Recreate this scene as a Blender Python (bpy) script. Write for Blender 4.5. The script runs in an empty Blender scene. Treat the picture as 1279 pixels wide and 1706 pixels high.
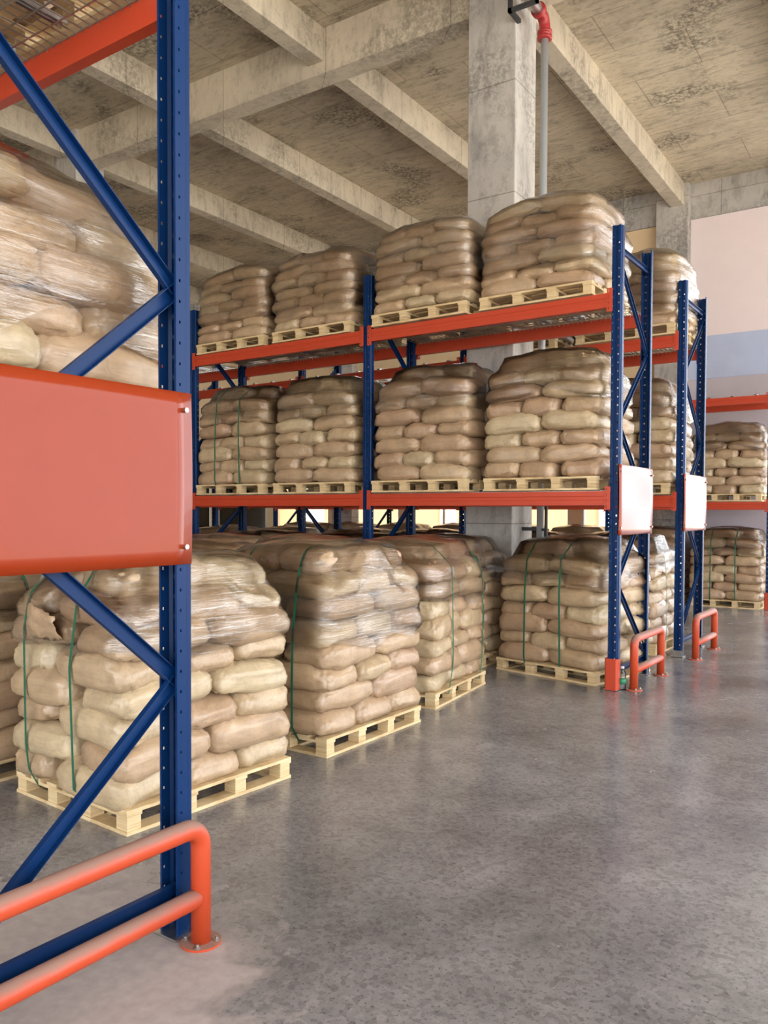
import bpy, math, random
from mathutils import Vector, Matrix, noise
from mathutils.bvhtree import BVHTree
random.seed(7)
sc = bpy.context.scene
COL = sc.collection
PI = math.pi

# ------------------------------------------------------------------ camera
W_, H_ = 1279, 1706
F_PX, CY = 1357.8, 892.1
PITCH, ROLL, YAW = 0.02813, 0.00373, 0.59157
EYE = 1.6
fw = Vector((-math.sin(YAW)*math.cos(PITCH), math.cos(YAW)*math.cos(PITCH), -math.sin(PITCH)))
rt = Vector((math.cos(YAW), math.sin(YAW), 0)); up = rt.cross(fw)
c_, s_ = math.cos(ROLL), math.sin(ROLL)
rt, up = c_*rt+s_*up, -s_*rt+c_*up
cd = bpy.data.cameras.new('camera'); cam = bpy.data.objects.new('camera', cd); COL.objects.link(cam)
cam.matrix_world = Matrix(((rt.x, up.x, -fw.x, 0), (rt.y, up.y, -fw.y, 0), (rt.z, up.z, -fw.z, EYE), (0, 0, 0, 1)))
cd.sensor_fit = 'VERTICAL'; cd.sensor_height = 36.0; cd.lens = F_PX/H_*36.0
cd.shift_y = (CY-H_/2)/H_
cd.clip_end = 300
sc.camera = cam

# ------------------------------------------------------------------ light
world = bpy.data.worlds.new('overcast_sky'); sc.world = world; world.use_nodes = True
bg = world.node_tree.nodes['Background']
bg.inputs['Color'].default_value = (0.93, 0.96, 1.0, 1); bg.inputs['Strength'].default_value = 2.9
sl = bpy.data.lights.new('sun', 'SUN'); sl.energy = 9.0; sl.angle = math.radians(2); sl.color = (1.0, .93, .82)
sun = bpy.data.objects.new('sun', sl); COL.objects.link(sun)
sun.rotation_euler = Vector((.62, -.30, 1.25)).to_track_quat('Z', 'Y').to_euler()   # high over the yard to the right and behind
vs = sc.view_settings
vs.view_transform = 'Standard'; vs.look = 'None'; vs.gamma = 1.0; vs.use_curve_mapping = False
vs.exposure = 0.8

# ------------------------------------------------------------------ helpers
class MB:
    def __init__(s): s.v = []; s.f = []
    def add(s, vs_, fs_):
        n = len(s.v); s.v += [tuple(v) for v in vs_]; s.f += [tuple(i+n for i in f) for f in fs_]
    def box(s, x0, x1, y0, y1, z0, z1):
        s.add([(x0,y0,z0),(x1,y0,z0),(x1,y1,z0),(x0,y1,z0),(x0,y0,z1),(x1,y0,z1),(x1,y1,z1),(x0,y1,z1)],
              [(0,3,2,1),(4,5,6,7),(0,1,5,4),(1,2,6,5),(2,3,7,6),(3,0,4,7)])
    def prism(s, p0, p1, prof, xd, cap=True):
        """sweep a closed 2D profile from p0 to p1; xd is the profile's x direction"""
        p0, p1 = Vector(p0), Vector(p1); d = (p1-p0).normalized(); xd = Vector(xd)
        xd = (xd-d*xd.dot(d)).normalized(); yd = d.cross(xd); n = len(prof)
        vs_ = [p0+xd*a+yd*b for a, b in prof]+[p1+xd*a+yd*b for a, b in prof]
        fs_ = [(i, (i+1) % n, n+(i+1) % n, n+i) for i in range(n)]
        if cap: fs_ += [tuple(range(n-1, -1, -1)), tuple(range(n, 2*n))]
        s.add(vs_, fs_)
    def tube(s, pts, r, n=14, cap=True):
        pts = [Vector(p) for p in pts]; m = len(pts); base = len(s.v); prev = None
        for i, p in enumerate(pts):
            t = ((pts[min(i+1, m-1)]-p).normalized() if i < m-1 else Vector())+((p-pts[max(i-1, 0)]).normalized() if i else Vector())
            t.normalize()
            if prev is None:
                a = Vector((0, 0, 1)) if abs(t.z) < .9 else Vector((1, 0, 0)); x = a.cross(t).normalized()
            else: x = (prev-t*prev.dot(t)).normalized()
            prev = x; y = t.cross(x)
            s.v += [tuple(p+(x*math.cos(k*2*PI/n)+y*math.sin(k*2*PI/n))*r) for k in range(n)]
        for i in range(m-1):
            for k in range(n):
                a = base+i*n+k; b = base+i*n+(k+1) % n
                s.f.append((a, b, b+n, a+n))
        if cap:
            s.f.append(tuple(base+k for k in range(n-1, -1, -1))); s.f.append(tuple(base+(m-1)*n+k for k in range(n)))
    def lathe(s, prof, n=20, o=(0, 0, 0)):
        base = len(s.v); m = len(prof)
        for r, z in prof:
            s.v += [(o[0]+r*math.cos(k*2*PI/n), o[1]+r*math.sin(k*2*PI/n), o[2]+z) for k in range(n)]
        for i in range(m-1):
            for k in range(n):
                a = base+i*n+k; b = base+i*n+(k+1) % n; s.f.append((a, b, b+n, a+n))
        s.f.append(tuple(base+k for k in range(n-1, -1, -1))); s.f.append(tuple(base+(m-1)*n+k for k in range(n)))
    def mesh(s, name, mat, smooth=False):
        me = bpy.data.meshes.new(name); me.from_pydata(s.v, [], s.f); me.validate()
        if mat: me.materials.append(mat)
        if smooth: me.polygons.foreach_set('use_smooth', [True]*len(me.polygons))
        me.update(); return me
    def obj(s, name, mat, parent=None, smooth=False, bevel=0):
        o = link(name, s.mesh(name, mat, smooth), parent)
        if bevel:
            b = o.modifiers.new('bevel', 'BEVEL'); b.width = bevel; b.segments = 2; b.limit_method = 'ANGLE'
        return o
def link(name, data, parent=None):
    o = bpy.data.objects.new(name, data); COL.objects.link(o)
    if parent: o.parent = parent
    return o
def tag(o, label=None, cat=None, group=None, kind=None):
    if label: o['label'] = label
    if cat: o['category'] = cat
    if group: o['group'] = group
    if kind: o['kind'] = kind
    return o
def thing(name, loc, rz, label, cat, group=None):
    o = link(name, None); o.location = loc; o.rotation_euler = (0, 0, rz); o.empty_display_size = .2
    return tag(o, label, cat, group)
def copy_tree(o, parent=None):
    c = o.copy(); COL.objects.link(c)
    if parent: c.parent = parent
    for ch in o.children: copy_tree(ch, c)
    return c
# rack frame: origin at the first upright's foot, turned slightly against the building
DEL = 0.0136; RX, RY = -2.378, 7.241
def RK(a, b, z=0.0):
    c, s = math.cos(DEL), math.sin(DEL)
    return Vector((RX+a*c+b*s, RY-a*s+b*c, z))

# ------------------------------------------------------------------ materials
def newmat(name):
    m = bpy.data.materials.new(name); m.use_nodes = True; nt = m.node_tree
    return m, nt, nt.nodes['Principled BSDF']
def N(nt, t, **kw):
    n = nt.nodes.new(t)
    for k, v in kw.items():
        if k in n.inputs: n.inputs[k].default_value = v
        else: setattr(n, k, v)
    return n
def ramp(nt, src, stops):
    r = N(nt, 'ShaderNodeValToRGB'); e = r.color_ramp.elements
    while len(e) < len(stops): e.new(0.5)
    for el, (p, c) in zip(e, stops):
        el.position = p; el.color = (c[0], c[1], c[2], 1) if hasattr(c, '__len__') else (c, c, c, 1)
    nt.links.new(src, r.inputs[0]); return r
def mixc(nt, fac, a, b, mode='MIX'):
    m = N(nt, 'ShaderNodeMix', data_type='RGBA', blend_type=mode)
    for i, v in ((0, fac), (6, a), (7, b)):
        if isinstance(v, (int, float)): m.inputs[i].default_value = v
        elif isinstance(v, tuple): m.inputs[i].default_value = (*v, 1) if len(v) == 3 else v
        else: nt.links.new(v, m.inputs[i])
    return m.outputs[2]
def coords(nt, kind='Object', scale=(1, 1, 1), rot=(0, 0, 0)):
    tc = N(nt, 'ShaderNodeTexCoord'); mp = N(nt, 'ShaderNodeMapping')
    mp.inputs['Scale'].default_value = scale; mp.inputs['Rotation'].default_value = rot
    nt.links.new(tc.outputs[kind], mp.inputs[0]); return mp.outputs[0]
def wpos(nt, scale=(1, 1, 1), rot=(0, 0, 0)):
    g = N(nt, 'ShaderNodeNewGeometry'); mp = N(nt, 'ShaderNodeMapping')
    mp.inputs['Scale'].default_value = scale; mp.inputs['Rotation'].default_value = rot
    nt.links.new(g.outputs['Position'], mp.inputs[0]); return mp.outputs[0]
def nz(nt, vec, scale, detail=4, rough=.55, dist=0):
    n = N(nt, 'ShaderNodeTexNoise', Scale=scale, Detail=detail, Roughness=rough, Distortion=dist)
    nt.links.new(vec, n.inputs['Vector']); return n.outputs['Fac']
def bump(nt, bs, h, strength=.3, dist=.01, prev=None):
    b = N(nt, 'ShaderNodeBump', Strength=strength, Distance=dist); nt.links.new(h, b.inputs['Height'])
    if prev: nt.links.new(prev, b.inputs['Normal'])
    nt.links.new(b.outputs[0], bs.inputs['Normal']); return b.outputs[0]

def m_paint(name, col, rough=.35, dust=None, dcol=(.36, .27, .21)):
    m, nt, bs = newmat(name)
    v = wpos(nt); n = nz(nt, v, 9, 5)
    r = ramp(nt, n, [(.3, tuple(c*.95 for c in col)), (.7, col)])
    out = r.outputs[0]
    if dust:
        g = N(nt, 'ShaderNodeNewGeometry'); sx = N(nt, 'ShaderNodeSeparateXYZ'); nt.links.new(g.outputs['Normal'], sx.inputs[0])
        n2 = nz(nt, v, 14, 5)
        ad = N(nt, 'ShaderNodeMath', operation='MULTIPLY_ADD'); nt.links.new(n2, ad.inputs[0]); ad.inputs[1].default_value = .5
        nt.links.new(sx.outputs[2], ad.inputs[2])
        rr = ramp(nt, ad.outputs[0], [(.45, 0), (1.0, dust)])
        out = mixc(nt, rr.outputs[0], out, dcol)
        r3 = ramp(nt, rr.outputs[0], [(0, rough), (1, .85)]); nt.links.new(r3.outputs[0], bs.inputs['Roughness'])
    else: bs.inputs['Roughness'].default_value = rough
    nt.links.new(out, bs.inputs['Base Color'])
    bump(nt, bs, nz(nt, v, 90, 2), .05, .002)
    return m
def m_metal(name, col, rough=.4):
    m, nt, bs = newmat(name); bs.inputs['Metallic'].default_value = 1
    v = wpos(nt); r = ramp(nt, nz(nt, v, 25, 5), [(.3, tuple(c*.7 for c in col)), (.7, col)])
    nt.links.new(r.outputs[0], bs.inputs['Base Color']); bs.inputs['Roughness'].default_value = rough
    return m
def m_concrete(name, base, dark, slab=False, vertical=False, rowh=1.22):
    m, nt, bs = newmat(name)
    v = wpos(nt)
    a = ramp(nt, nz(nt, wpos(nt, (1, 1, 1)), .7, 6, .6), [(.3, dark), (.62, base)]).outputs[0]
    st = ramp(nt, nz(nt, wpos(nt, (1.2, 5, 2.2) if slab else (3, 3, .8)), 1.6, 9, .72, .4), [(.36, .5), (.5, 1)])
    a = mixc(nt, .5, a, st.outputs[0], 'MULTIPLY')
    sp = ramp(nt, nz(nt, wpos(nt, (1, 2.6, 1) if slab else (1, 1, .6)), 5, 12, .85, .2), [(.41, .35), (.49, 1)])
    a = mixc(nt, .55 if slab else .38, a, sp.outputs[0], 'MULTIPLY')
    mk = ramp(nt, nz(nt, v, .9, 3, .5), [(.52, 0), (.62, 1)]).outputs[0]
    pk = ramp(nt, nz(nt, v, 16, 10, .8), [(.46, 0), (.54, 1)]).outputs[0]
    pk = mixc(nt, mk, (1, 1, 1), pk); a = mixc(nt, .6 if slab else .35, a, pk, 'MULTIPLY')
    if slab or vertical:
        br = N(nt, 'ShaderNodeTexBrick', Scale=1.0, offset=.0 if vertical else .5)
        br.inputs['Mortar Size'].default_value = .007; br.inputs['Brick Width'].default_value = 1.83; br.inputs['Row Height'].default_value = .915 if slab else rowh
        br.inputs['Color1'].default_value = (1, 1, 1, 1); br.inputs['Color2'].default_value = (.86, .86, .86, 1); br.inputs['Mortar'].default_value = (.38, .35, .32, 1)
        br.inputs['Mortar Smooth'].default_value = .3
        if slab: nt.links.new(wpos(nt, (1, 1, 1), (0, 0, 0)), br.inputs['Vector'])
        else:
            # seams on upright faces: run the pattern along x+y and z
            g = N(nt, 'ShaderNodeNewGeometry'); sx = N(nt, 'ShaderNodeSeparateXYZ'); nt.links.new(g.outputs['Position'], sx.inputs[0])
            ad = N(nt, 'ShaderNodeMath', operation='ADD'); nt.links.new(sx.outputs[0], ad.inputs[0]); nt.links.new(sx.outputs[1], ad.inputs[1])
            cb = N(nt, 'ShaderNodeCombineXYZ'); nt.links.new(ad.outputs[0], cb.inputs[0]); zo = N(nt, 'ShaderNodeMath', operation='SUBTRACT'); nt.links.new(sx.outputs[2], zo.inputs[0]); zo.inputs[1].default_value = .26; nt.links.new(zo.outputs[0], cb.inputs[1])
            nt.links.new(cb.outputs[0], br.inputs['Vector'])
        a = mixc(nt, .75, a, br.outputs['Color'], 'MULTIPLY')
    nt.links.new(a, bs.inputs['Base Color']); bs.inputs['Roughness'].default_value = .85
    bump(nt, bs, nz(nt, v, 12, 8, .7), .25, .01)
    return m
def m_floor():
    m, nt, bs = newmat('polished_concrete_floor')
    v = wpos(nt)
    big = nz(nt, v, .55, 6, .62, .5); mid = nz(nt, v, 3.2, 8, .7)
    base = ramp(nt, big, [(.32, (.135, .130, .137)), (.66, (.30, .288, .295))]).outputs[0]
    a = mixc(nt, .6, base, ramp(nt, mid, [(.3, .6), (.7, 1.25)]).outputs[0], 'MULTIPLY')
    vo = N(nt, 'ShaderNodeTexVoronoi', Scale=46.0); nt.links.new(v, vo.inputs['Vector'])
    cs = N(nt, 'ShaderNodeSeparateColor'); nt.links.new(vo.outputs['Color'], cs.inputs[0])
    grit = ramp(nt, cs.outputs[0], [(0, .55), (.35, .95), (1, 1.25)])
    a = mixc(nt, .55, a, grit.outputs[0], 'MULTIPLY')
    pit = ramp(nt, nz(nt, v, 75, 3, .6), [(.34, .25), (.42, 1)])
    a = mixc(nt, .65, a, pit.outputs[0], 'MULTIPLY')
    # loose cement dust swept up round the near guard rail and rack foot
    mp = N(nt, 'ShaderNodeMapping'); mp.vector_type = 'POINT'; g = N(nt, 'ShaderNodeNewGeometry')
    mp.inputs['Location'].default_value = (2.55, -1.45, 0); nt.links.new(g.outputs['Position'], mp.inputs[0])
    ln = N(nt, 'ShaderNodeVectorMath', operation='LENGTH'); nt.links.new(mp.outputs[0], ln.inputs[0])
    ad = N(nt, 'ShaderNodeMath', operation='MULTIPLY_ADD'); nt.links.new(nz(nt, v, 3.5, 7, .65, .6), ad.inputs[0]); ad.inputs[1].default_value = 1.5
    nt.links.new(ln.outputs['Value'], ad.inputs[2])
    dm = ramp(nt, ad.outputs[0], [(0, 1), (1, 0)]); dm.color_ramp.elements[0].position = .0
    sc_ = N(nt, 'ShaderNodeMapRange'); sc_.inputs[1].default_value = 1.75; sc_.inputs[2].default_value = 1.45
    nt.links.new(ad.outputs[0], sc_.inputs[0])
    dcol = ramp(nt, nz(nt, v, 20, 5), [(.3, (.33, .285, .275)), (.7, (.41, .36, .345))]).outputs[0]
    a = mixc(nt, sc_.outputs[0], a, dcol)
    # a few pale scuffs
    sf = ramp(nt, nz(nt, v, 1.7, 2, .3), [(.74, 0), (.8, .5)]).outputs[0]
    a = mixc(nt, sf, a, (.5, .5, .48))
    nt.links.new(a, bs.inputs['Base Color'])
    rr = ramp(nt, nz(nt, v, 1.3, 6, .7), [(.3, .13), (.7, .30)])
    ro = mixc(nt, sc_.outputs[0], rr.outputs[0], (.8, .8, .8)); nt.links.new(ro, bs.inputs['Roughness'])
    bs.inputs['Specular IOR Level'].default_value = .6
    bump(nt, bs, nz(nt, v, 40, 6, .7), .10, .004)
    return m
def m_paper():
    m, nt, bs = newmat('kraft_paper_sack')
    oi = N(nt, 'ShaderNodeObjectInfo'); v = coords(nt, 'Object')
    ad = N(nt, 'ShaderNodeVectorMath', operation='ADD'); nt.links.new(v, ad.inputs[0]); nt.links.new(oi.outputs['Random'], ad.inputs[1]); vv = ad.outputs[0]
    tone = ramp(nt, oi.outputs['Random'], [(0, (.43, .275, .165)), (.3, (.51, .355, .21)), (.55, (.46, .31, .185)), (.8, (.53, .39, .23)), (1, (.56, .44, .27))]).outputs[0]
    md = ramp(nt, nz(nt, vv, 6, 5, .6), [(.3, .78), (.7, 1.08)]).outputs[0]
    a = mixc(nt, 1.0, tone, md, 'MULTIPLY')
    mp = N(nt, 'ShaderNodeMapping'); mp.inputs['Scale'].default_value = (5, 34, 34); nt.links.new(vv, mp.inputs[0])
    fib = nz(nt, mp.outputs[0], 1.6, 5, .6, .5)
    a = mixc(nt, .35, a, ramp(nt, fib, [(.35, .72), (.55, 1.05)]).outputs[0], 'MULTIPLY')
    nt.links.new(a, bs.inputs['Base Color']); bs.inputs['Roughness'].default_value = .6
    b1 = bump(nt, bs, fib, .35, .006)
    mu = N(nt, 'ShaderNodeTexVoronoi', Scale=9.0, feature='DISTANCE_TO_EDGE')
    ds = N(nt, 'ShaderNodeTexNoise', Scale=5.0, Detail=4.0); nt.links.new(vv, ds.inputs['Vector'])
    mx = mixc(nt, .25, (0, 0, 0), ds.outputs['Color'], 'ADD')
    av = N(nt, 'ShaderNodeVectorMath', operation='ADD'); nt.links.new(vv, av.inputs[0]); nt.links.new(mx, av.inputs[1]); nt.links.new(av.outputs[0], mu.inputs['Vector'])
    cr = ramp(nt, mu.outputs['Distance'], [(0, 0), (.12, 1)])
    nt.links.new(mixc(nt, .05, a, cr.outputs[0], 'MULTIPLY'), bs.inputs['Base Color'])
    bump(nt, bs, cr.outputs[0], .2, .005, b1)
    # clinging stretch film: a thin streaky clear layer pressed on the paper
    mp2 = N(nt, 'ShaderNodeMapping'); mp2.inputs['Scale'].default_value = (3, 12, 60); mp2.inputs['Rotation'].default_value = (.1, .12, 0); nt.links.new(vv, mp2.inputs[0])
    sk = nz(nt, mp2.outputs[0], 1.0, 4, .6, .7)
    b2 = N(nt, 'ShaderNodeBump', Strength=.8, Distance=.006); nt.links.new(sk, b2.inputs['Height']); nt.links.new(b2.outputs[0], bs.inputs['Coat Normal'])
    cw = ramp(nt, nz(nt, vv, 3, 3, .5), [(.3, .35), (.7, 1)]); nt.links.new(cw.outputs[0], bs.inputs['Coat Weight']); bs.inputs['Coat Roughness'].default_value = .16; bs.inputs['Coat IOR'].default_value = 1.6
    return m
def m_film():
    m, nt, bs = newmat('stretch_film')
    out = nt.nodes['Material Output']; nt.nodes.remove(bs)
    oi = N(nt, 'ShaderNodeObjectInfo'); v0 = coords(nt, 'Object')
    ad = N(nt, 'ShaderNodeVectorMath', operation='ADD'); nt.links.new(v0, ad.inputs[0]); nt.links.new(oi.outputs['Random'], ad.inputs[1])
    def mapd(scale, rot):
        mp = N(nt, 'ShaderNodeMapping'); mp.inputs['Scale'].default_value = scale; mp.inputs['Rotation'].default_value = rot
        nt.links.new(ad.outputs[0], mp.inputs[0]); return mp.outputs[0]
    s1 = nz(nt, mapd((2.5, 2.5, 60), (.12, .10, 0)), 1.0, 3, .55, .7)
    s2 = nz(nt, mapd((6, 6, 30), (-.5, .45, 0)), 1.0, 4, .6, .8)
    pt = nz(nt, ad.outputs[0], 3.5, 3, .5)
    hs = N(nt, 'ShaderNodeMath', operation='ADD'); nt.links.new(s1, hs.inputs[0]); nt.links.new(s2, hs.inputs[1])
    b = N(nt, 'ShaderNodeBump', Strength=.9, Distance=.008); nt.links.new(hs.outputs[0], b.inputs['Height'])
    gl = N(nt, 'ShaderNodeBsdfGlossy', Roughness=.16); gl.inputs['Color'].default_value = (1, 1, 1, 1); nt.links.new(b.outputs[0], gl.inputs['Normal'])
    df = N(nt, 'ShaderNodeBsdfDiffuse'); df.inputs['Color'].default_value = (.80, .76, .70, 1); nt.links.new(b.outputs[0], df.inputs['Normal'])
    tr = N(nt, 'ShaderNodeBsdfTransparent'); tr.inputs['Color'].default_value = (1, .995, .985, 1)
    fr = N(nt, 'ShaderNodeFresnel', IOR=1.55); nt.links.new(b.outputs[0], fr.inputs['Normal'])
    st = ramp(nt, s1, [(.54, 0), (.72, .13)]); pr = ramp(nt, pt, [(.45, .0), (.7, .07)])
    f1 = N(nt, 'ShaderNodeMath', operation='ADD'); nt.links.new(st.outputs[0], f1.inputs[0]); nt.links.new(pr.outputs[0], f1.inputs[1])
    vm = ramp(nt, f1.outputs[0], [(0, 0), (1, .6)])
    a = N(nt, 'ShaderNodeMixShader'); nt.links.new(vm.outputs[0], a.inputs[0]); nt.links.new(tr.outputs[0], a.inputs[1]); nt.links.new(df.outputs[0], a.inputs[2])
    f2 = N(nt, 'ShaderNodeMath', operation='MULTIPLY_ADD', use_clamp=True); nt.links.new(fr.outputs[0], f2.inputs[0]); f2.inputs[1].default_value = 1.05; nt.links.new(f1.outputs[0], f2.inputs[2])
    c = N(nt, 'ShaderNodeMixShader'); nt.links.new(f2.outputs[0], c.inputs[0]); nt.links.new(a.outputs[0], c.inputs[1]); nt.links.new(gl.outputs[0], c.inputs[2])
    nt.links.new(c.outputs[0], out.inputs[0])
    return m
def m_wood(name, lam=False):
    m, nt, bs = newmat(name)
    oi = N(nt, 'ShaderNodeObjectInfo'); v = coords(nt, 'Object', (2, 2, 60) if lam else (3, 3, 14))
    ad = N(nt, 'ShaderNodeVectorMath', operation='ADD'); nt.links.new(v, ad.inputs[0]); nt.links.new(oi.outputs['Random'], ad.inputs[1])
    n = nz(nt, ad.outputs[0], 1.6, 5, .6)
    r = ramp(nt, n, [(.3, (.46, .31, .15)), (.5, (.68, .51, .28)), (.7, (.76, .61, .37))])
    nt.links.new(r.outputs[0], bs.inputs['Base Color']); bs.inputs['Roughness'].default_value = .7
    bump(nt, bs, n, .3, .003)
    return m
def m_plain(name, col, rough=.6, var=.12, scale=3):
    m, nt, bs = newmat(name); v = wpos(nt)
    r = ramp(nt, nz(nt, v, scale, 5), [(.3, tuple(c*(1-var) for c in col)), (.7, col)])
    nt.links.new(r.outputs[0], bs.inputs['Base Color']); bs.inputs['Roughness'].default_value = rough
    return m
def m_glass(name, tint=(1, 1, 1)):
    m, nt, bs = newmat(name); out = nt.nodes['Material Output']; nt.nodes.remove(bs)
    t = N(nt, 'ShaderNodeBsdfTransparent'); t.inputs[0].default_value = (*tint, 1)
    g = N(nt, 'ShaderNodeBsdfGlossy', Roughness=.03); fr = N(nt, 'ShaderNodeFresnel', IOR=1.5); mx = N(nt, 'ShaderNodeMixShader')
    nt.links.new(fr.outputs[0], mx.inputs[0]); nt.links.new(t.outputs[0], mx.inputs[1]); nt.links.new(g.outputs[0], mx.inputs[2]); nt.links.new(mx.outputs[0], out.inputs[0])
    return m

ORANGE = m_paint('orange_powder_coat', (.52, .056, .020), .4)
ORANGE_D = m_paint('dusty_orange_paint', (.52, .062, .018), .42, dust=.8, dcol=(.23, .185, .15))
BLUE = m_paint('blue_powder_coat', (.0028, .026, .105), .36)
BLUE.node_tree.nodes['Principled BSDF'].inputs['Specular IOR Level'].default_value = .18
SIGN = m_paint('orange_panel_paint', (.27, .031, .006), .45)
SIGN.node_tree.nodes['Principled BSDF'].inputs['Coat Weight'].default_value = 1.0
SIGN.node_tree.nodes['Principled BSDF'].inputs['Coat IOR'].default_value = 1.33
SIGN.node_tree.nodes['Principled BSDF'].inputs['Coat Roughness'].default_value = .16
SIGN.node_tree.nodes['Principled BSDF'].inputs['Specular IOR Level'].default_value = .05
GALV = m_metal('galvanised_steel', (.62, .62, .60), .38)
PIPEM = m_paint('grey_pipe_paint', (.36, .37, .37), .35)
BLACK = m_plain('black_angle_iron', (.03, .03, .032), .5)
RED = m_plain('red_coupling_paint', (.42, .03, .03), .4, .3, 20)
SLAB = m_concrete('cast_concrete_slab', (.64, .55, .40), (.42, .35, .26), slab=True)
BEAMC = m_concrete('cast_concrete_beam', (.62, .54, .41), (.47, .40, .31), vertical=True, rowh=8.0)
COLC = m_concrete('cast_concrete_column', (.55, .51, .455), (.38, .36, .335), vertical=True)
FLOOR = m_floor()
PAPER = m_paper(); FILM = m_film()
BLOCKW = m_wood('pallet_block_wood', True); BOARDW = m_wood('pallet_board_wood')
STRAP = m_plain('green_strap', (.02, .15, .085), .35)
WALLT = m_plain('tan_wall_paint', (.80, .60, .36), .8, .06)
WALLP = m_plain('pale_haze_wall_paint', (.82, .70, .69), .8, .04)  # wall bands, colours lightened to stand in for the haze glow
WALLB = m_plain('blue_grey_haze_band', (.48, .54, .72), .7, .08)
WALLG = m_plain('grey_haze_wall_paint', (.52, .47, .51), .8, .06)
FRAMEW = m_plain('white_frame_paint', (.7, .68, .62), .4)
GLASS = m_glass('window_glass', (.96, .98, 1)); BOTTLE = m_glass('clear_plastic', (.85, .93, .95))
LABELG = m_plain('green_bottle_label', (.03, .25, .12), .5); WHITE = m_plain('white_plastic', (.8, .8, .8), .4)

# ------------------------------------------------------------------ setting
def struct(name, mb, mat, parent=None, bevel=0):
    o = mb.obj(name, mat, parent, bevel=bevel)
    if not parent: o['kind'] = 'structure'
    return o
ZS, ZB, ZM = 7.824, 7.407, 7.257
XL, XR, YB, YW = -26.0, 7.5, -7.0, 16.22
m = MB(); m.box(XL, XR, YB, YW+.25, -.3, 0); struct('floor', m, FLOOR)
m = MB(); m.box(XL-30, XL, YB-30, YW+40, -.35, -.03); m.box(XR, XR+45, YB-30, YW+40, -.35, -.03); m.box(XL, XR, YB-30, YB, -.35, -.03); m.box(XL, XR, YW+.25, YW+40, -.35, -.03)
struct('ground', m, m_plain('pale_bounce_yard', (.62, .58, .52), .9, .15, .5))  # added unseen yard, kept pale to bounce sunlight up to the ceiling
m = MB(); m.box(XL, XR, YB, YW+.3, ZS, ZS+.25); struct('ceiling', m, SLAB)
# main beams run along x, secondary beams along y
k = 0
for y0, y1 in ((.55, .853), (8.40, 8.703)):
    m = MB(); m.box(XL, XR, y0, y1, ZM, ZS+.02); k += 1; struct('trim_%d' % k, m, BEAMC, bevel=.012)['label'] = 'deep concrete main beam under the slab'
sx = [-4.229+2.6*i for i in (4, 3, 2, 1)]+[-4.229, -6.85, -9.44, -12.03, -14.68, -17.28, -19.9, -22.5]
for x in sx:
    for y0, y1 in ((YB, .55), (.853, 8.40), (8.703, YW)):
        m = MB(); m.box(x, x+.244, y0, y1, ZB, ZS+.02); k += 1; struct('trim_%d' % k, m, BEAMC, bevel=.01)['label'] = 'shallow concrete cross beam under the slab'
# columns
def column(x0, x1, y0, y1, label, z1=ZS):
    m = MB(); m.box(x0, x1, y0, y1, 0, z1); o = m.obj('concrete_column', COLC, bevel=.012)
    tag(o, label, None, None, 'structure')
column(-4.463, -3.875, 8.32, 8.87, 'square grey concrete column rising between the pallet racks')
column(-12.24, -11.65, 8.32, 8.87, 'further concrete column seen beyond the blue diagonal brace')
column(-20.0, -19.4, 8.32, 8.87, 'far concrete column deep in the hall')
for x in (-4.5, -12.3, -20.1, 3.3):
    column(x, x+.6, YW-.22, YW+.1, 'wall column under the beam ends on the far wall')
# far wall with windows, an added high strip and the big gateway right of the view
wins = [(-24.9+2.1*i, -23.05+2.1*i) for i in range(10)]
WZ0, WZ1, TZ0, TZ1 = .95, 3.2, 6.1, 7.0
GATE = (-1.9, 6.2, 6.4)
wl = MB()
xs = XL
for a, b in wins:
    wl.box(xs, a, YW, YW+.25, WZ0, WZ1); xs = b
wl.box(xs, -3.9, YW, YW+.25, WZ0, WZ1)
wl.box(XL, -3.9, YW, YW+.25, 0, WZ0); wl.box(XL, -3.9, YW, YW+.25, WZ1, TZ0); wl.box(XL, -3.9, YW, YW+.25, TZ1, 7.17)
hi = [(-23.8+2.05*i, -22.2+2.05*i) for i in range(8)]; xs = XL  # added high windows, put in to light the far ceiling
for a, b in hi: wl.box(xs, a, YW, YW+.25, TZ0, TZ1); xs = b
wl.box(xs, -3.9, YW, YW+.25, TZ0, TZ1)
wall = struct('wall_far', wl, WALLT)
def part(name, mat, parent, *boxes):
    mm = MB()
    for b in boxes: mm.box(*b)
    return mm.obj(name, mat, parent)
g0, g1, gz = GATE
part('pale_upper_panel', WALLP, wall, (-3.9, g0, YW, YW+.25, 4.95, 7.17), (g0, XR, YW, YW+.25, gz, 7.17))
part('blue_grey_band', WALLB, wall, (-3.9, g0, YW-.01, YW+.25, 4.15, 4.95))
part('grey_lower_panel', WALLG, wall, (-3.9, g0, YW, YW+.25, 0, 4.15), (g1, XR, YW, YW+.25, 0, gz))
m = MB(); m.box(XL, XR, YW-.06, YW+.25, 7.17, ZS+.01); struct('trim_%d' % (k+1), m, COLC)['label'] = 'concrete edge beam along the top of the far wall'
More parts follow.
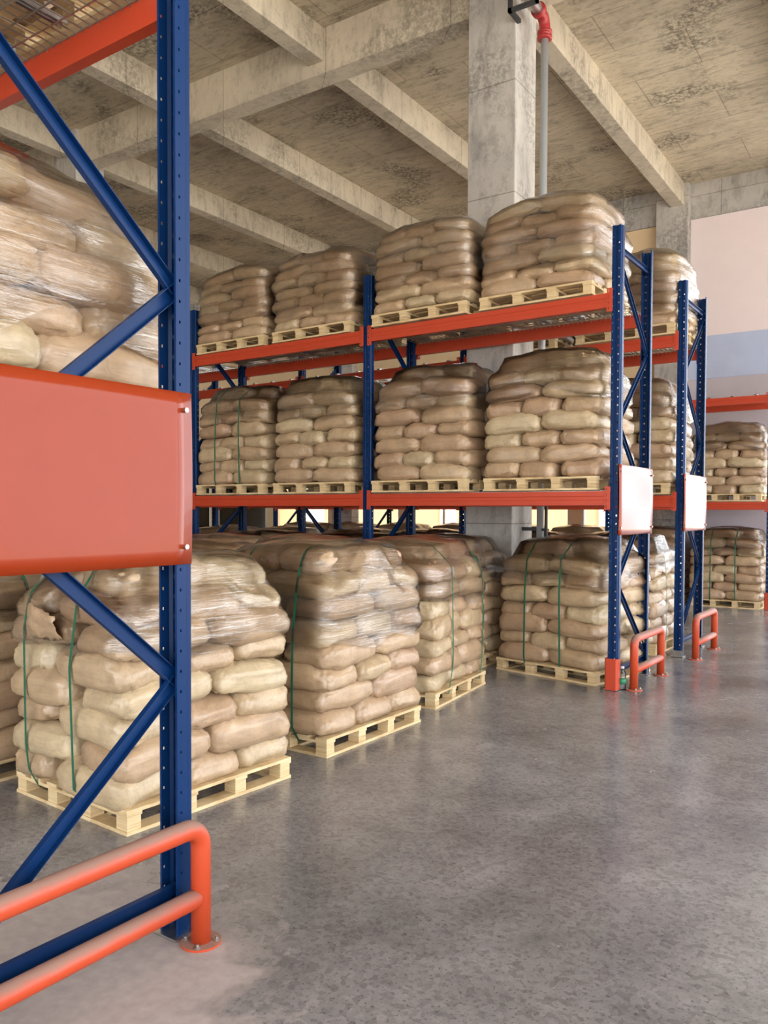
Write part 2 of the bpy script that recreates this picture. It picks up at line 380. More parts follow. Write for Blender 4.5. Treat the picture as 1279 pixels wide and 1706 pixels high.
for i, (a, b, WZ0, WZ1) in enumerate([(a, b, WZ0, WZ1) for a, b in wins]+[(a, b, TZ0, TZ1) for a, b in hi]):  # low windows first, then the added high strip
    f = MB(); t = .045
    f.box(a, a+t, YW, YW+.12, WZ0, WZ1); f.box(b-t, b, YW, YW+.12, WZ0, WZ1); f.box(a, b, YW, YW+.12, WZ0, WZ0+t); f.box(a, b, YW, YW+.12, WZ1-t, WZ1)
    f.box((a+b)/2-.02, (a+b)/2+.02, YW+.02, YW+.1, WZ0, WZ1); f.box(a, b, YW+.02, YW+.1, WZ0+.6*(WZ1-WZ0), WZ0+.6*(WZ1-WZ0)+.04)
    w = f.obj('window_%d' % (i+1), FRAMEW); w['kind'] = 'structure'
    part('pane', GLASS, w, (a+t, b-t, YW+.05, YW+.056, WZ0+t, WZ1-t))
m = MB(); m.box(XL-.25, XL, YB, 9, 0, ZS+.2); m.box(XL-.25, XL, 9, YW+.25, 6.0, ZS+.2); struct('wall_left', m, WALLT)  # unseen wall, opening added at the far end to light the far aisle
m = MB(); m.box(XL, -9.0, YB-.25, YB, 0, ZS+.2); m.box(-9, XR, YB-.25, YB, 5.4, ZS+.2); struct('wall_back', m, WALLT)

# added sunlit building across the yard, gives the bright tan strip behind the windows
m = MB(); m.box(-40, -1.9, 24, 30, -.03, 8); nb = m.obj('backdrop_building', m_plain('sunlit_tan_render', (.52, .36, .19), .9, .1, .6))
tag(nb, 'added sunlit tan building across the yard seen through the low windows', 'building')
for a, b in ((-25.9, -24.6), (-22.8, -21.3), (-19.8, -18.8), (-13.8, -13.2), (-8.3, -7.4)):
    part('sky_panel', m_plain('white_sky_panel', (.85, .86, .86), .6, .05), nb, (a, b, 23.93, 24.0, -.02, 3.6))  # white panels standing in for patches of bright sky

# ------------------------------------------------------------------ sacks
SL, SWD, ST = .635, .43, .192
def sack_mesh(seed, nu=64, nv=22):
    rnd = random.Random(seed); off = Vector((rnd.uniform(0, 90), rnd.uniform(0, 90), rnd.uniform(0, 90)))
    V = []; F = []
    sg = lambda x, e: math.copysign(abs(x)**e, x)
    asym = rnd.uniform(-.12, .12)
    for j in range(nv+1):
        ph = -PI/2+PI*j/nv; cp = max(math.cos(ph), 0)**.40; sp = sg(math.sin(ph), .66)
        for i in range(nu):
            th = 2*PI*i/nu
            x = SL/2*sg(math.cos(th), .33)*cp; y = SWD/2*sg(math.sin(th), .33)*cp; z = ST/2*sp
            ex = abs(x)/(SL/2); ey = abs(y)/(SWD/2)
            z *= 1-.22*ex**5-.10*ey**6+asym*x/SL
            z -= .020*ex**4+.012*ey**4
            y *= 1-.05*ex**4
            p = Vector((x, y, z)); q = p*5+off
            n = noise.noise(q*1.1)*.017+noise.noise(q*2.7)*.008
            # sharp paper creases and gathered pleats towards both ends
            q2 = Vector((p.x*7, p.y*16, p.z*22))+off
            n -= .009*max(0, 1-abs(noise.noise(q2))*3.2)**2
            q3 = Vector((p.x*3, p.y*38, p.z*44))+off
            n -= .013*ex**5*max(0, 1-abs(noise.noise(q3))*2.6)
            q4 = Vector((p.x*20, p.y*5, p.z*9))+off*2
            n -= .005*max(0, 1-abs(noise.noise(q4))*4)**2
            d = Vector((x/(SL*SL), y/(SWD*SWD), z/(ST*ST)*.8))
            if d.length > 0: p += d.normalized()*n
            V.append(p)
    for j in range(nv):
        for i in range(nu):
            a = j*nu+i; b = j*nu+(i+1) % nu; F.append((a, b, b+nu, a+nu))
    mb = MB(); mb.add(V, F); return mb.mesh('sack', PAPER, True)
SACKS = [sack_mesh(100+i) for i in range(10)]
PW, PD, PH = 1.15, 1.05, .125

def make_pallet(parent):
    root_mb = MB()
    for i in range(4):                               # four cross boards under the deck carry the name "pallet"
        x = -PW/2+.045+i*(PW-.09)/3; root_mb.box(x-.045, x+.045, -PD/2, PD/2, PH-.036, PH-.018)
    p = root_mb.obj('pallet', BOARDW, parent)
    bm_ = MB(); bm_.box(-.040, .040, -.045, .045, 0, PH-.054); blk = bm_.mesh('block', BLOCKW)
    for i in range(4):
        for j in range(4):
            o = link('block', blk, p); o.location = (-PW/2+.046+i*(PW-.092)/3, -PD/2+.051+j*(PD-.102)/3, .018)
    d = MB(); d.box(-PW/2, PW/2, -.048, .048, 0, .018); dm = d.mesh('deck_board', BOARDW)
    for i in range(7):
        o = link('deck_board', dm, p); o.location = (0, -PD/2+.048+i*(PD-.096)/6, PH-.018)
    for j in range(4):
        o = link('bottom_board', dm, p); o.location = (0, -PD/2+.048+j*(PD-.096)/3, 0)
    e = MB(); gp = (PD-.096)/3
    for j in range(3): e.box(-.045, .045, -PD/2+.0965+j*gp, -PD/2+gp-.0005+j*gp, 0, .018)
    em = e.mesh('bottom_cross_board', BOARDW)
    for x in (-PW/2+.045, PW/2-.045):
        o = link('bottom_cross_board', em, p); o.location = (x, 0, 0)
    return p

def make_load(seed, layers, pitch, film=True, straps=(), strap_axis='x', tight=1.0, loose=None, low_film=False, dome=False, wrap=2, droop=0, spread=1.02, film_from=.66):
    """wrapped pallet load, local x along the pallet's long side"""
    rnd = random.Random(seed)
    root = link('pallet_load', None); root.empty_display_size = .2
    make_pallet(root)
    verts = []; faces = []
    dx = dy = 0
    for L in range(layers):
        top = L >= layers-1; sub = L == layers-2
        dx += rnd.uniform(-.010, .010); dy += rnd.uniform(-.010, .010)
        flip = (L+seed) % 2
        inset = .90 if top else (.965 if sub else rnd.uniform(.985, 1.015))
        cells = [(-.285, -.315, 0), (.285, -.315, 0), (-.385, .215, 1), (0, .215, 1), (.385, .215, 1)]
        if top and dome: cells = [(-.24, -.22, 0), (.25, -.20, 0), (-.20, .20, 0), (.22, .22, 0)] if (seed % 2) else [(-.27, -.05, 1), (.12, -.20, 0), (.14, .20, 0)]
        if sub and dome: inset = .955
        for cx, cy, r in cells:
            if flip: cx, cy = -cx, -cy
            ang = (PI/2 if r else 0)+(PI if rnd.random() < .5 else 0)+rnd.gauss(0, .035)
            me = SACKS[rnd.randrange(len(SACKS))]
            z = PH+ST*.47*tight+L*pitch+rnd.uniform(-.006, .006)
            o = link('sack', me, root)
            o.location = ((cx*inset*spread)+dx+rnd.uniform(-.014, .014), (cy*inset*spread)+dy+rnd.uniform(-.014, .014), z)
            tilt = (.16 if top else (.10 if sub else .035))*(1 if not droop else 1.0)+droop
            wx, wy = (cx/.385)*tilt, (cy/.315)*tilt
            mt = Matrix.Rotation(wx+rnd.gauss(0, .028), 4, 'Y') @ Matrix.Rotation(-wy+rnd.gauss(0, .028), 4, 'X') @ Matrix.Rotation(ang, 4, 'Z')
            o.rotation_euler = mt.to_euler()
            s = rnd.uniform(.97, 1.03)
            o.scale = (s*(.97 if r else .96), s*(.98 if r else 1.0), tight*rnd.uniform(.93, 1.14))
            M = Matrix.Translation(o.location) @ mt @ Matrix.Diagonal((*o.scale, 1))
            n = len(verts); verts += [M @ v.co for v in me.vertices]
            faces += [tuple(i+n for i in p.vertices) for p in me.polygons]
    if loose:                                         # a torn flap of pale paper folded out of one side
        for (px, py, pz, s) in loose:
            V = []; F = []; nn = 9
            for i in range(nn):
                for j in range(nn):
                    u, w = i/(nn-1), j/(nn-1)
                    V.append((px-.03-.05*math.sin(w*2.2)*s-.02*noise.noise(Vector((u*5, w*5, seed))), py-(u-.5)*.26*s, pz+(w-.5)*(.22-.10*u)*s+.02*noise.noise(Vector((u*4, w*4, seed+3)))))
            for i in range(nn-1):
                for j in range(nn-1):
                    a = i*nn+j; F.append((a, a+nn, a+nn+1, a+1))
            mb = MB(); mb.add(V, F); o = mb.obj('paper_flap', PAPER, root, smooth=True)
            sd = o.modifiers.new('thickness', 'SOLIDIFY'); sd.thickness = .002; o['label'] = 'torn flap of pale kraft paper'
    bvh = BVHTree.FromPolygons(verts, faces)
    zt = PH+layers*pitch
    def radius(th, z):
        d = Vector((math.cos(th), math.sin(th), 0)); h = bvh.ray_cast(d*1.6+Vector((0, 0, z)), -d)
        return 1.6-h[3] if h[0] is not None else None
    def height(x, y):
        h = bvh.ray_cast(Vector((x, y, 3)), Vector((0, 0, -1)))
        return h[0].z if h[0] is not None else None
    if film:
        K, Mz = 120, 26
        ths = []
        for i in range(K):                           # even steps round the square
            q = 4*i/K; side = int(q); f = (q-side)*2-1
            x, y = [(1, f), (-f, 1), (-1, -f), (f, -1)][side]; ths.append(math.atan2(y*PD/2, x*PW/2))
        zb = 0
        R = [[None]*K for _ in range(Mz)]; ZT = []
        for i, th in enumerate(ths):
            r0 = radius(th, zt*.5) or .6
            hh = [height(math.cos(th)*r0*t, math.sin(th)*r0*t) for t in (.86, .9, .94)]
            hh = [h for h in hh if h]; ZT.append((max(hh) if hh else zt)-.012)
        ZT = [max(ZT[(i+q) % K] for q in range(-4, 5)) for i in range(K)]
        for _ in range(5): ZT = [(ZT[i-1]+2*ZT[i]+ZT[(i+1) % K])/4 for i in range(K)]
        # the film is wound tight and loose: its lowest winding ends in an uneven edge
        zb_i = [max(PH-.05, zt*film_from+.11*noise.noise(Vector((math.cos(t)*1.6, math.sin(t)*1.6, seed)))+.03*math.sin(5*t+seed)) for t in ths]
        for j in range(Mz):
            for i, th in enumerate(ths):
                z = zb_i[i]+(ZT[i]-zb_i[i])*j/(Mz-1); r = radius(th, max(z, PH+.05)); R[j][i] = r if r else .3
        for j in range(Mz):
            row = R[j]; R[j] = [max(row[i-1], row[i], row[(i+1) % K]) for i in range(K)]
        for it in range(wrap):
            for w in ((1, 2) if wrap < 3 else (1, 2, 3)):
                for j in range(Mz):
                    row = R[j]; new = row[:]
                    for i in range(K):
                        a, b = (i-w) % K, (i+w) % K
                        mx = (row[a]*math.cos(ths[a])+row[b]*math.cos(ths[b]))/2; my = (row[a]*math.sin(ths[a])+row[b]*math.sin(ths[b]))/2
                        new[i] = max(row[i], math.hypot(mx, my)*.998)
                    R[j] = new
            for i in range(K):
                cl = [R[j][i] for j in range(Mz)]
                for j in range(2, Mz-2): R[j][i] = max(cl[j], (cl[j-2]+cl[j+2])/2-.009)
        V = []; F = []
        for j in range(Mz):
            for i, th in enumerate(ths):
                z = zb_i[i]+(ZT[i]-zb_i[i])*j/(Mz-1); r = R[j][i]+.005
                V.append((r*math.cos(th), r*math.sin(th), z))
        rings = 9
        for q in range(1, rings+1):
            t = 1-q/(rings+.3)
            for i, th in enumerate(ths):
                r = R[Mz-1][i]*t; x, y = r*math.cos(th), r*math.sin(th)
                hs_ = [height(x+ox, y+oy) for ox, oy in ((0, 0), (.07, 0), (-.07, 0), (0, .07), (0, -.07), (.05, .05), (-.05, .05), (.05, -.05), (-.05, -.05))]
                hs_ = [h for h in hs_ if h]; h = (max(hs_) if hs_ else ZT[i])+.012
                V.append((x, y, max(h, ZT[i]) if q == 1 else h))
        for j in range(Mz+rings-1):
            for i in range(K):
                a = j*K+i; b = j*K+(i+1) % K; F.append((a, b, b+K, a+K))
        F.append(tuple((Mz+rings-1)*K+i for i in range(K)))
        mb = MB(); mb.add(V, F); f = mb.obj('stretch_film', FILM, root, smooth=True)
    for s in straps:
        zc = zt*.55; pts = []
        for i in range(91):
            th = -PI*.30+(PI*1.60)*i/90
            d = Vector((0, math.cos(th), math.sin(th))) if strap_axis == 'x' else Vector((math.cos(th), 0, math.sin(th)))
            o_ = Vector((s, 0, zc)) if strap_axis == 'x' else Vector((0, s, zc))
            h = bvh.ray_cast(o_+d*1.6, -d); r = 1.6-h[3] if h[0] is not None else .5
            pts.append(o_+d*(r+.010))
        half = (PD if strap_axis == 'x' else PW)/2
        uv = [((p.y if strap_axis == 'x' else p.x), p.z) for p in pts if p.z > PH+.02]
        uv += [(-(half-.01), PH-.05), (half-.01, PH-.05)]
        uv = sorted(set(uv))                          # the tight strap follows the convex hull of the stack
        def half_hull(q):
            h = []
            for p in q:
                while len(h) > 1 and (h[-1][0]-h[-2][0])*(p[1]-h[-2][1])-(h[-1][1]-h[-2][1])*(p[0]-h[-2][0]) <= 0: h.pop()
                h.append(p)
            return h
        hull = half_hull(uv)[:-1]+half_hull(uv[::-1])[:-1]
        pts = [Vector((s, u, w)) if strap_axis == 'x' else Vector((u, s, w)) for u, w in hull]
        c0 = Vector((s, 0, zc)) if strap_axis == 'x' else Vector((0, s, zc))
        V = []; F = []; hw = .009
        ax = Vector((1, 0, 0)) if strap_axis == 'x' else Vector((0, 1, 0))
        for p in pts:
            n = (p-c0); n.normalize(); V += [p-ax*hw, p+ax*hw, p+ax*hw+n*.002, p-ax*hw+n*.002]
        L_ = len(pts)
        for i in range(L_):
            a, b = i*4, ((i+1) % L_)*4
            for q in range(4): F.append((a+q, a+(q+1) % 4, b+(q+1) % 4, b+q))
        mb = MB(); mb.add(V, F); mb.obj('strap', STRAP, root)
    return root

PROTO = {
 'near': dict(seed=1, layers=8, pitch=.150, straps=(.30, -.16), strap_axis='y', loose=[(-.605, .07, 1.0, 1.0)], dome=True, droop=.03, spread=1.06),
 'tallA': dict(seed=2, layers=8, pitch=.149, straps=(-.22, .18), dome=True, film_from=.7),
 'tallB': dict(seed=3, layers=8, pitch=.147, dome=True),
 'tallD': dict(seed=24, layers=8, pitch=.146, dome=True),
 'tallC': dict(seed=4, layers=8, pitch=.148, straps=(-.30, .30), strap_axis='y', dome=True),
 'arch': dict(seed=9, layers=8, pitch=.150, straps=(-.28, .44), dome=True),
 'one': dict(seed=7, layers=8, pitch=.152, straps=(-.28, .25), strap_axis='y', dome=True, wrap=3, spread=1.05, film_from=.52),
 'lowA': dict(seed=12, layers=7, pitch=.121, tight=.86, low_film=True, wrap=3, droop=.02, film_from=.3),
 'lowB': dict(seed=15, layers=7, pitch=.124, tight=.86, low_film=True, wrap=3, film_from=.34),
 'big': dict(seed=21, layers=6, pitch=.146, tight=1.0, low_film=True, wrap=4, droop=.05, dome=True, film_from=.4),
}
BUILT = {}
def load(kind, a, b, z, rot, label, group):
    if kind not in BUILT: o = BUILT[kind] = make_load(**PROTO[kind])
    else: o = copy_tree(BUILT[kind])
    o.location = RK(a, b, z); o.rotation_euler = (0, 0, -DEL+math.radians(rot))
    return tag(o, label, 'pallet load', group)

# loads standing on the aisle floor
G0 = 'pallet loads standing in the aisle'
load('near', -1.31, -4.06, 0, 87, 'nearest wrapped pallet of brown paper sacks, two green straps, behind the near blue upright', G0)
load('one', -1.34, -2.52, 0, 90, 'shiny film-wrapped pallet of tan sacks on the floor, second along the aisle row', G0)
load('arch', -1.51, -1.05, 0, 97, 'third floor pallet of sacks along the aisle row, two dark straps arching over it', G0)
G1 = 'pallet loads in the rows behind the aisle row'
L1 = 'dim sack pallet two rows behind the aisle row, only a strip of its top showing'
load('tallA', -2.62, -4.15, 0, 90, 'shadowed sack pallet at the left frame edge behind the nearest load', G1)
load('tallC', -2.62, -2.55, 0, 2, 'strapped sack pallet right behind the second aisle load, domed top showing', G1)
load('tallA', -2.66, -1.05, 0, 88, 'strapped sack pallet right behind the third aisle load, domed top showing', G1)
load('tallA', -3.86, -2.6, 0, 91, 'dim sack pallet third in depth behind the second aisle load', G1)
load('tallC', -3.86, -1.1, 0, 0, 'dim sack pallet third in depth behind the third aisle load', G1)
load('tallA', -5.06, -1.1, 0, 90, 'dim sack pallet deepest in line behind the third aisle load', G1)
load('tallC', -5.06, -2.6, 0, 2, 'dim sack pallet deepest in line behind the second aisle load', G1)
# front rack: floor, lower shelf, upper shelf
Z1, Z2 = 1.815, 3.59
G2 = 'pallet loads on the floor of the front rack'
load('tallA', -.645, .70, 0, -11, 'film-wrapped sack pallet with two green straps beside the orange-footed upright', G2)
load('tallC', -2.03, .45, 0, 2, 'strapped sack pallet on the floor in front of the concrete column', G2)
L2 = 'sack pallet on the floor of the front rack, far left bay, top only showing'
load('tallA', -3.45, .60, 0, 0, 'sack pallet on the floor of the front rack, top showing left of the middle upright', G2); load('tallC', -4.75, .60, 0, 0, 'sack pallet on the floor of the front rack at its far left end', G2)
G3 = 'pallet loads on the lower shelf of the front rack'
load('tallB', -.73, .50, Z1, 0, 'domed sack pallet on the lower shelf, right end beside the end upright', G3)
load('tallD', -2.06, .46, Z1, 0, 'domed sack pallet on the lower shelf, just right of the middle upright', G3)
load('tallB', -3.52, .50, Z1, 180, 'sack pallet on the lower shelf, just left of the middle upright', G3)
load('tallA', -4.83, .50, Z1, 0, 'sack pallet with two dark straps on the lower shelf, at its left end', G3)
G4 = 'pallet loads on the upper shelf of the front rack'
load('lowA', -.79, .50, Z2, 0, 'low film-wrapped sack pallet on the upper shelf, right end in front of the pipe', G4)
load('lowB', -2.08, .48, Z2, 0, 'low film-wrapped sack pallet on the upper shelf, in front of the concrete column', G4)
load('lowA', -3.55, .52, Z2, 180, 'low sack pallet on the upper shelf, just left of the middle upright', G4)
load('lowB', -4.84, .52, Z2, 180, 'low sack pallet on the upper shelf, leftmost, beside the near blue upright', G4)
# second rack
G5 = 'pallet loads in the second rack'
load('tallA', -.72, 2.60, 0, 90, 'sack pallet on the floor behind the first orange guard rail', G5)
load('tallB', -.66, 2.58, Z1, 180, 'white-gleaming wrapped sack pallet on the lower shelf of the second rack', G5)
load('lowA', -.62, 2.58, Z2, 180, 'white-gleaming wrapped sack pallet on the upper shelf of the second rack', G5)
L5 = 'sack pallet deep inside the second rack, mostly hidden behind the front rack'
ORD = ['second', 'third', 'fourth', 'fifth', 'sixth', 'seventh', 'eighth']
for i, a in enumerate((-2.02, -3.45, -4.76, -6.2, -7.5)): load('tallC' if a > -4 else 'tallA', a, 2.60, 0, 0, 'sack pallet on the floor of the second rack, %s from its right end' % ORD[i], G5)
load('tallB', -2.02, 2.58, Z1, 0, 'sack pallet on the lower shelf of the second rack, seen past the concrete column', G5); load('tallD', -3.45, 2.58, Z1, 0, 'sack pallet on the lower shelf of the second rack, third from its right end', G5); load('tallB', -4.76, 2.58, Z1, 180, 'sack pallet on the lower shelf of the second rack, fourth from its right end', G5)
load('lowB', -2.02, 2.58, Z2, 0, 'sack pallet on the upper shelf of the second rack, glimpsed under the right end load', G5)
# third rack by the far wall
G6 = 'pallet loads in the far rack'
load('tallA', -.66, 8.05, 0, 0, 'far strapped sack pallet on the floor at the right edge', G6)
load('tallB', -.66, 8.05, Z1, 0, 'far wrapped sack pallet on the shelf at the right edge', G6)
L6 = 'far sack pallet in the rack by the far wall'
for i, a in enumerate((-2.0, -3.4, -4.7, -6.1, -7.5, -8.9, -10.3)): load('tallB', a, 8.02, 0, 0, 'far sack pallet on the floor by the windows, %s from the right edge' % ORD[i], G6)
load('tallB', -2.0, 8.05, Z1, 180, 'far sack pallet on the shelf, just left of the one at the right edge', G6)
# near rack above the viewer
G7 = 'pallet loads in the near rack'
load('big', -.64, -5.53, Z1, 90, 'large wrapped sack pallet above the orange panel, behind the blue braces', G7)
load('lowB', -.72, -5.57, Z2, 0, 'sack pallet overhead on the wire deck of the near rack', G7)
load('lowA', -2.05, -5.57, Z2, 0, 'sack pallet overhead at the left frame edge, seen through the wire deck', G7)

# ------------------------------------------------------------------ racks
UH = 4.165
def upright_mesh():
    """open steel section, front web (-v side) facing the aisle, with real slots; u = width, v = depth"""
    half = [(.039, .075), (.048, .075), (.048, .062), (.048, .054), (.048, .030), (.038, .020), (.038, 0), (.031, 0), (.020, 0), (.012, 0), (.007, .009)]
    prof = half+[(-u, v) for u, v in reversed(half)]
    zs = [0, .05]; hole = [None, None]
    z = .05
    rows = []
    while z < UH-.09:
        rows += [(z, z+.014, 1), (z+.014, z+.034, 0), (z+.034, z+.045, 3), (z+.045, z+.052, 0), (z+.052, z+.066, 2), (z+.066, z+.076, 0)]; z += .076
    rows = [(0, .05, 0)]+rows+[(z, UH, 0)]
    V = []; F = []
    zz = [r[0] for r in rows]+[UH]; n = len(prof)
    for z in zz: V += [(u, v, z) for u, v in prof]
    for j, (z0, z1, t) in enumerate(rows):
        for i in range(n-1):
            if (t == 1 and i == 7) or (t == 2 and i == n-2-7) or (t == 3 and i in (2, n-4)): continue
            a = j*n+i; F.append((a, a+1, a+n+1, a+n))
    mb = MB(); mb.add(V, F); return mb.mesh('upright', BLUE)
UPM = upright_mesh()
SLOTM = None
fp = MB(); fp.box(-.065, .065, -.02, .10, 0, .006); fp.box(-.052, .052, -.004, .0, .006, .07); FPM = fp.mesh('foot_plate', GALV)
# column protector: orange wrap round the foot
pr = MB(); pts = [(-.062, .05), (-.062, -.01), (-.045, -.03), (.045, -.03), (.062, -.01), (.062, .05), (.057, .05), (.057, -.008), (.042, -.025), (-.042, -.025), (-.057, -.008), (-.057, .05)]
pr.prism((0, 0, 0), (0, 0, .285), [(x, y) for x, y in pts], (1, 0, 0)); PRM = pr.mesh('upright_guard', ORANGE)
def add_upright(rack, a, b, face, protector=False):
    o = link('upright', UPM, rack); o.location = (a, b, 0.004); o.rotation_euler = (0, 0, 0 if face < 0 else PI)
    sd = o.modifiers.new('sheet', 'SOLIDIFY'); sd.thickness = .003; sd.offset = 0
    f = link('foot_plate', FPM, o)
    if protector:
        g = link('upright_guard', PRM, o); g['label'] = 'orange steel guard round the foot'
    return o
CH = [(-.027, 0), (.027, 0), (.027, .025), (.024, .025), (.024, .003), (-.024, .003), (-.024, .025), (-.027, .025)]
def add_brace(rack, a, p, q, name='brace', mat=None):
    m = MB(); p0 = Vector((a, *p)); p1 = Vector((a, *q)); d = (p1-p0).normalized()
    m.prism(p0, p1, CH, Vector((1, 0, 0)).cross(d)); return m.obj(name, mat or BLUE, rack)
BH = .13
def beam_mesh(L):
    # stepped box beam: tall front box, low ledge behind that carries the deck
    m = MB(); x0, x1 = 0, L
    prof = [(0, 0), (.050, 0), (.050, BH-.03), (.030, BH-.03), (.030, BH), (0, BH), (0, BH-.045), (.004, BH-.052), (.004, .052), (0, .045)]
    m.prism((x0, 0, 0), (x1, 0, 0), [(y, z) for y, z in prof], (0, 1, 0)); return m.mesh('beam', ORANGE)
cn = MB()
# connector plate with two rows of keyhole slots cut through it
us = [-.026, -.014, -.006, .010, .026]
zr = [-.04]; 
rows = []
z = -.04
for kz in range(4): rows += [(z, z+.016, 0), (z+.016, z+.040, 1), (z+.040, z+.0525, 0)]; z += .0525
V = []; F = []
zz = [r[0] for r in rows]+[z]
for q in zz: V += [(u, 0, q) for u in us]
for j, r in enumerate(rows):
    for i in range(4):
        if r[2] and i == 1: continue
        a_ = j*5+i; F.append((a_, a_+1, a_+6, a_+5))
cn.add(V, F); CNM = cn.mesh('connector', ORANGE)
BMS = {}
def add_beam(rack, a0, a1, b, z, face):
    """face = direction of the aisle side along b (-1 or +1); the front skin lies at b"""
    L = round(a1-a0, 3)
    if L not in BMS: BMS[L] = beam_mesh(L)
    o = link('beam', BMS[L], rack)
    if face < 0: o.location = (a0, b, z)
    else: o.location = (a1, b, z); o.rotation_euler = (0, 0, PI)
    for x in (-.002, L+.002):
        c = link('connector', CNM, o); c.location = (x-.004 if x > 0 else x+.004, -.006, 0)
        s = c.modifiers.new('sheet', 'SOLIDIFY'); s.thickness = .004; s.offset = 0
    return o
DKS = {}
def add_deck(rack, a0, a1, b0, b1, z):
    key = (round(a1-a0, 2), round(b1-b0, 2)); L, D = key
    if key not in DKS:
        m = MB(); r = .0025
        n = int(L/.05)
        for i in range(n+1):
            x = i*L/n
            m.box(x-r, x+r, 0, D, 0, 2*r); m.box(x-r, x+r, -.006, 0, -.022, 2*r); m.box(x-r, x+r, D, D+.006, -.022, 2*r)
        for j in range(11):
            y = j*D/10; m.box(0, L, y-r, y+r, -2*r, 0)
        m.box(0, L, -.008, -.003, -.022, -.017)
        wires = m.mesh('wire_deck', GALV)
        s = MB(); s.prism((0, .045, 0), (0, D-.045, 0), [(-.022, -.030), (.022, -.030), (.022, -.006), (.018, -.006), (.018, -.027), (-.018, -.027), (-.018, -.006), (-.022, -.006)], (1, 0, 0)); sup = s.mesh('deck_channel', GALV)
        DKS[key] = (wires, sup)
    w = link('wire_deck', DKS[key][0], rack); w.location = (a0, b0, z)
    for i in range(7):
        c = link('deck_channel', DKS[key][1], w); c.location = (L*(i+.5)/7, 0, 0)
FD = .95
def frame(rack, a, b0, joint_front, prot=False, outer=False):
    """upright pair; joint_front: zigzag joints .97/2.42/3.87 sit on the upright at b0"""
    add_upright(rack, a, b0, -1, prot); add_upright(rack, a, b0+FD, 1)
    lo, hi = b0+.05, b0+FD-.05
    J = [.97, 2.42, 3.87]; K = [.25, 1.70, 3.15]
    fJ, fK = (lo, hi) if joint_front else (hi, lo)
    seq = [(fK, K[0]), (fJ, J[0]), (fK, K[1]), (fJ, J[1]), (fK, K[2]), (fJ, J[2])]
    for i in range(5): add_brace(rack, a+(.0), seq[i], seq[i+1])
    add_brace(rack, a, (lo, 3.97), (hi, 3.97), 'strut'); add_brace(rack, a, (lo, .17), (hi, .17), 'strut')
PLM = None
def sign_panel(rack, a, b0, label):
    V = []; F = []; n = 12
    for i in range(n+1):
        for j in range(n+1):
            u, w = i/n, j/n
            x = .012*math.sin(u*PI)*math.cos(w*5)+.006*math.sin(w*PI)
            V.append((a+x, b0+u*1.0, 1.405+w*.635))
    for i in range(n):
        for j in range(n):
            q = i*(n+1)+j; F.append((q, q+n+1, q+n+2, q+1))
    m = MB(); m.add(V, F); o = m.obj('sign_panel', SIGN, rack, smooth=True); o['label'] = label
    s = o.modifiers.new('sheet', 'SOLIDIFY'); s.thickness = .003
    bm_ = MB(); 
    for bb in (b0+.035, b0+.965):
        for z in (1.47, 1.975): bm_.prism((a+.0, bb, z), (a+.016, bb, z), [(.010*math.cos(q*PI/3), .010*math.sin(q*PI/3)) for q in range(6)], (0, 1, 0))
    bm_.obj('bolts', GALV, o)

def rack(name, origin_a, b0, ends, joint_front, label, decks, prot_first=False, sign=None, beams=((1.68,), (3.455,)), group='blue and orange pallet racks'):
    r = thing(name, RK(origin_a, b0, 0), -DEL, label, 'rack', group)
    for i, a in enumerate(ends): frame(r, a, 0, joint_front, prot_first and i == 0)
    for z in beams:
        for i in range(len(ends)-1):
            a1, a0 = ends[i]-.05, ends[i+1]+.05
            add_beam(r, a0, a1, -.012, z, -1); add_beam(r, a0, a1, FD+.012, z, 1)
            add_deck(r, a0+.02, a1-.02, .02, FD-.02, z+BH+.004)
    if sign: sign_panel(r, .056, -.03 if b0 > -1 else -.06, sign)
    return r
BW = 2.752
rack('pallet_rack', 0, 0, [0, -BW, -2*BW, -3*BW], True, 'front blue and orange pallet rack, its end upright in an orange foot guard', True, True, 'pale-gleaming orange panel bolted across the frame', (1.672, 3.447))
rack('pallet_rack', .02, FD+1.146, [0, -BW, -2*BW, -3*BW], False, 'second pallet rack, directly behind the front rack and the concrete column', True, False, 'pale-gleaming orange panel bolted across the frame', (1.672, 3.447))
rack('pallet_rack', .04, 7.55, [0, -BW, -2*BW, -3*BW, -4*BW], True, 'far pallet rack at the right edge in front of the far wall', True, True, None, (1.672, 3.447))
rack('pallet_rack', .088, -5.125-FD+.03, [0, -BW], False, 'near pallet rack at the left, one tall blue upright with an orange panel', True, False, 'large flat orange panel bolted across the frame', (1.672, 3.447))

# ------------------------------------------------------------------ guard rails
def guard_rail(b0, b1, a, label, H=.44, r=.037):
    t = thing('guard_rail', RK(a, b0, 0), -DEL, label, 'guard rail', 'orange tube guard rails at the rack ends')
    L = b1-b0; R = .075; pts = [(0, 0, .008)]
    for i in range(9):
        q = i/8*PI/2; pts.append((0, R-R*math.cos(q), H-R+R*math.sin(q)))
    for i in range(9):
        q = i/8*PI/2; pts.append((0, L-R+R*math.sin(q), H-R+R*math.cos(q)))
    pts.append((0, L, .008))
    m = MB(); m.tube(pts, r, 20); m.obj('hoop', ORANGE_D, t, True)
    m = MB(); m.tube([(0, r*.6, .175), (0, L-r*.6, .175)], r*.95, 20); m.obj('cross_rail', ORANGE_D, t, True)
    for y in (0, L):
        m = MB(); m.lathe([(.075, 0), (.075, .008)], 28, (0, y, .0005)); f = m.obj('base_flange', ORANGE_D, t)
        m = MB()
        for q in range(4):
            an = q*PI/2+.6; m.lathe([(.011, 0), (.011, .008), (.006, .009), (.006, .016)], 6, (.058*math.cos(an), y+.058*math.sin(an), .008))
        m.obj('bolts', GALV, f)
    return t
guard_rail(-6.12, -5.135, .222, 'dusty orange tube guard rail in the near left corner')
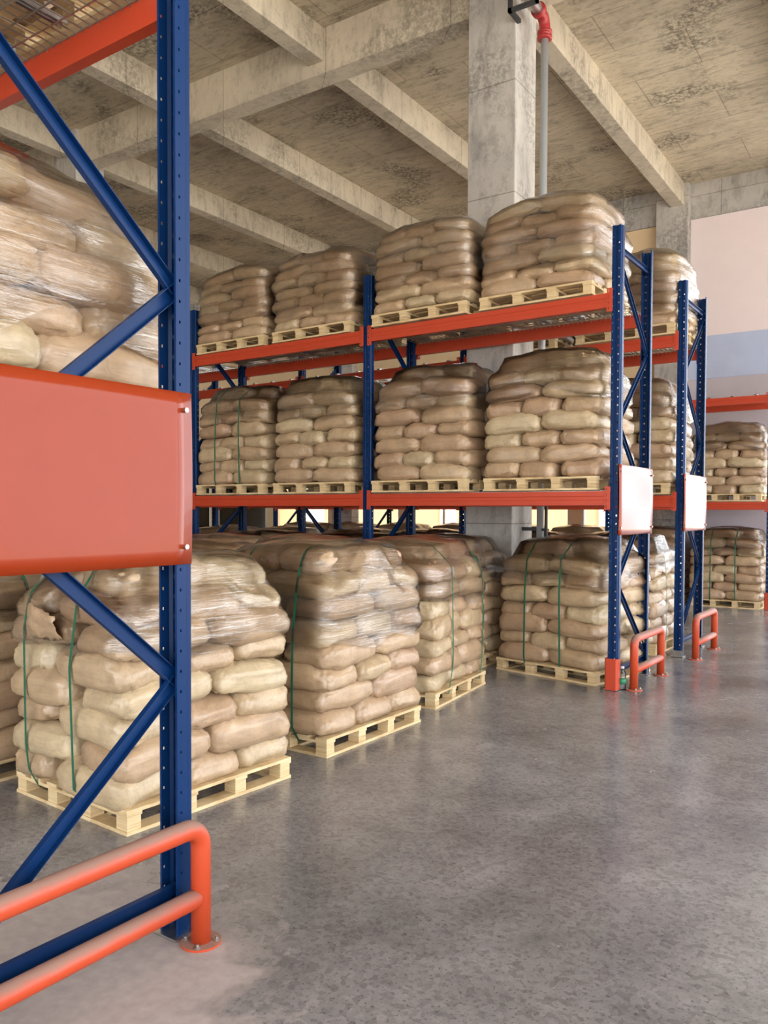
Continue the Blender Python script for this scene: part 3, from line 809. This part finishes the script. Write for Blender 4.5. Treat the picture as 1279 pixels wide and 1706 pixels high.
guard_rail(.13, .97, .16, 'orange tube guard rail beside the front rack and the bottle', .46)
guard_rail(2.06, 2.92, .225, 'orange tube guard rail beside the second rack', .46)

# ------------------------------------------------------------------ pipe on the column
px, py = -3.66, 8.60
t = thing('fire_pipe', (px, py, 0), 0, 'grey riser pipe with a red coupling beside the concrete column', 'pipe')
m = MB(); m.tube([(0, 0, 0), (0, 0, 6.90)], .041, 18); m.obj('riser', PIPEM, t, True)
m = MB()
pts = [(0, 0, 6.86)]
for i in range(8):
    q = i/7*PI/2; pts.append((0, -.11+.11*math.cos(q), 6.97+.11*math.sin(q)))
m.tube(pts+[(0, -.16, 7.08)], .062, 18)
for z in (6.84, 6.90): m.lathe([(.05, 0), (.082, .004), (.082, .030), (.05, .034)], 18, (0, 0, z))
m.tube([(0, -.14, 7.08), (0, -.19, 7.08)], .082, 18)
m.obj('coupling', RED, t, True)
m = MB(); m.tube([(0, -.17, 7.08), (0, -1.6, 7.08)], .06, 20)
m.obj('feed_pipe', GALV, t, True)
m = MB()
for z0, z1 in ((6.96, 7.00), (7.20, 7.24)): m.box(-.212, .13, -.50, -.46, z0, z1)
m.box(.10, .13, -.50, -.46, 6.96, 7.24); m.box(-.212, -.17, -.50, -.46, 6.96, 7.24)
m.box(-.212, -.17, -.5, -.25, 6.96, 7.0)
m.obj('hanger_bracket', BLACK, t)
m = MB(); m.box(-.211, .0, -.02, .02, 1.40, 1.44); m.box(.07, .10, -.05, -.02, .0, 2.2); m.box(.0, .08, -.03, -.01, 1.40, 1.43); m.obj('pipe_bracket', BLACK, t)

# ------------------------------------------------------------------ bottle
t = thing('plastic_bottle', RK(.078, .062, 0), 0, 'clear plastic drink bottle with a green label beside the orange foot guard', 'bottle')
m = MB(); m.lathe([(.028, 0), (.032, .006), (.032, .06), (.030, .07), (.032, .08), (.032, .135), (.026, .165), (.013, .185), (.013, .20)], 20); m.obj('body', BOTTLE, t, True)
m = MB(); m.lathe([(.0328, .062), (.0328, .105)], 20); m.obj('label', LABELG, t, True)
m = MB(); m.lathe([(.016, .197), (.016, .215)], 16); m.obj('cap', WHITE, t, True)
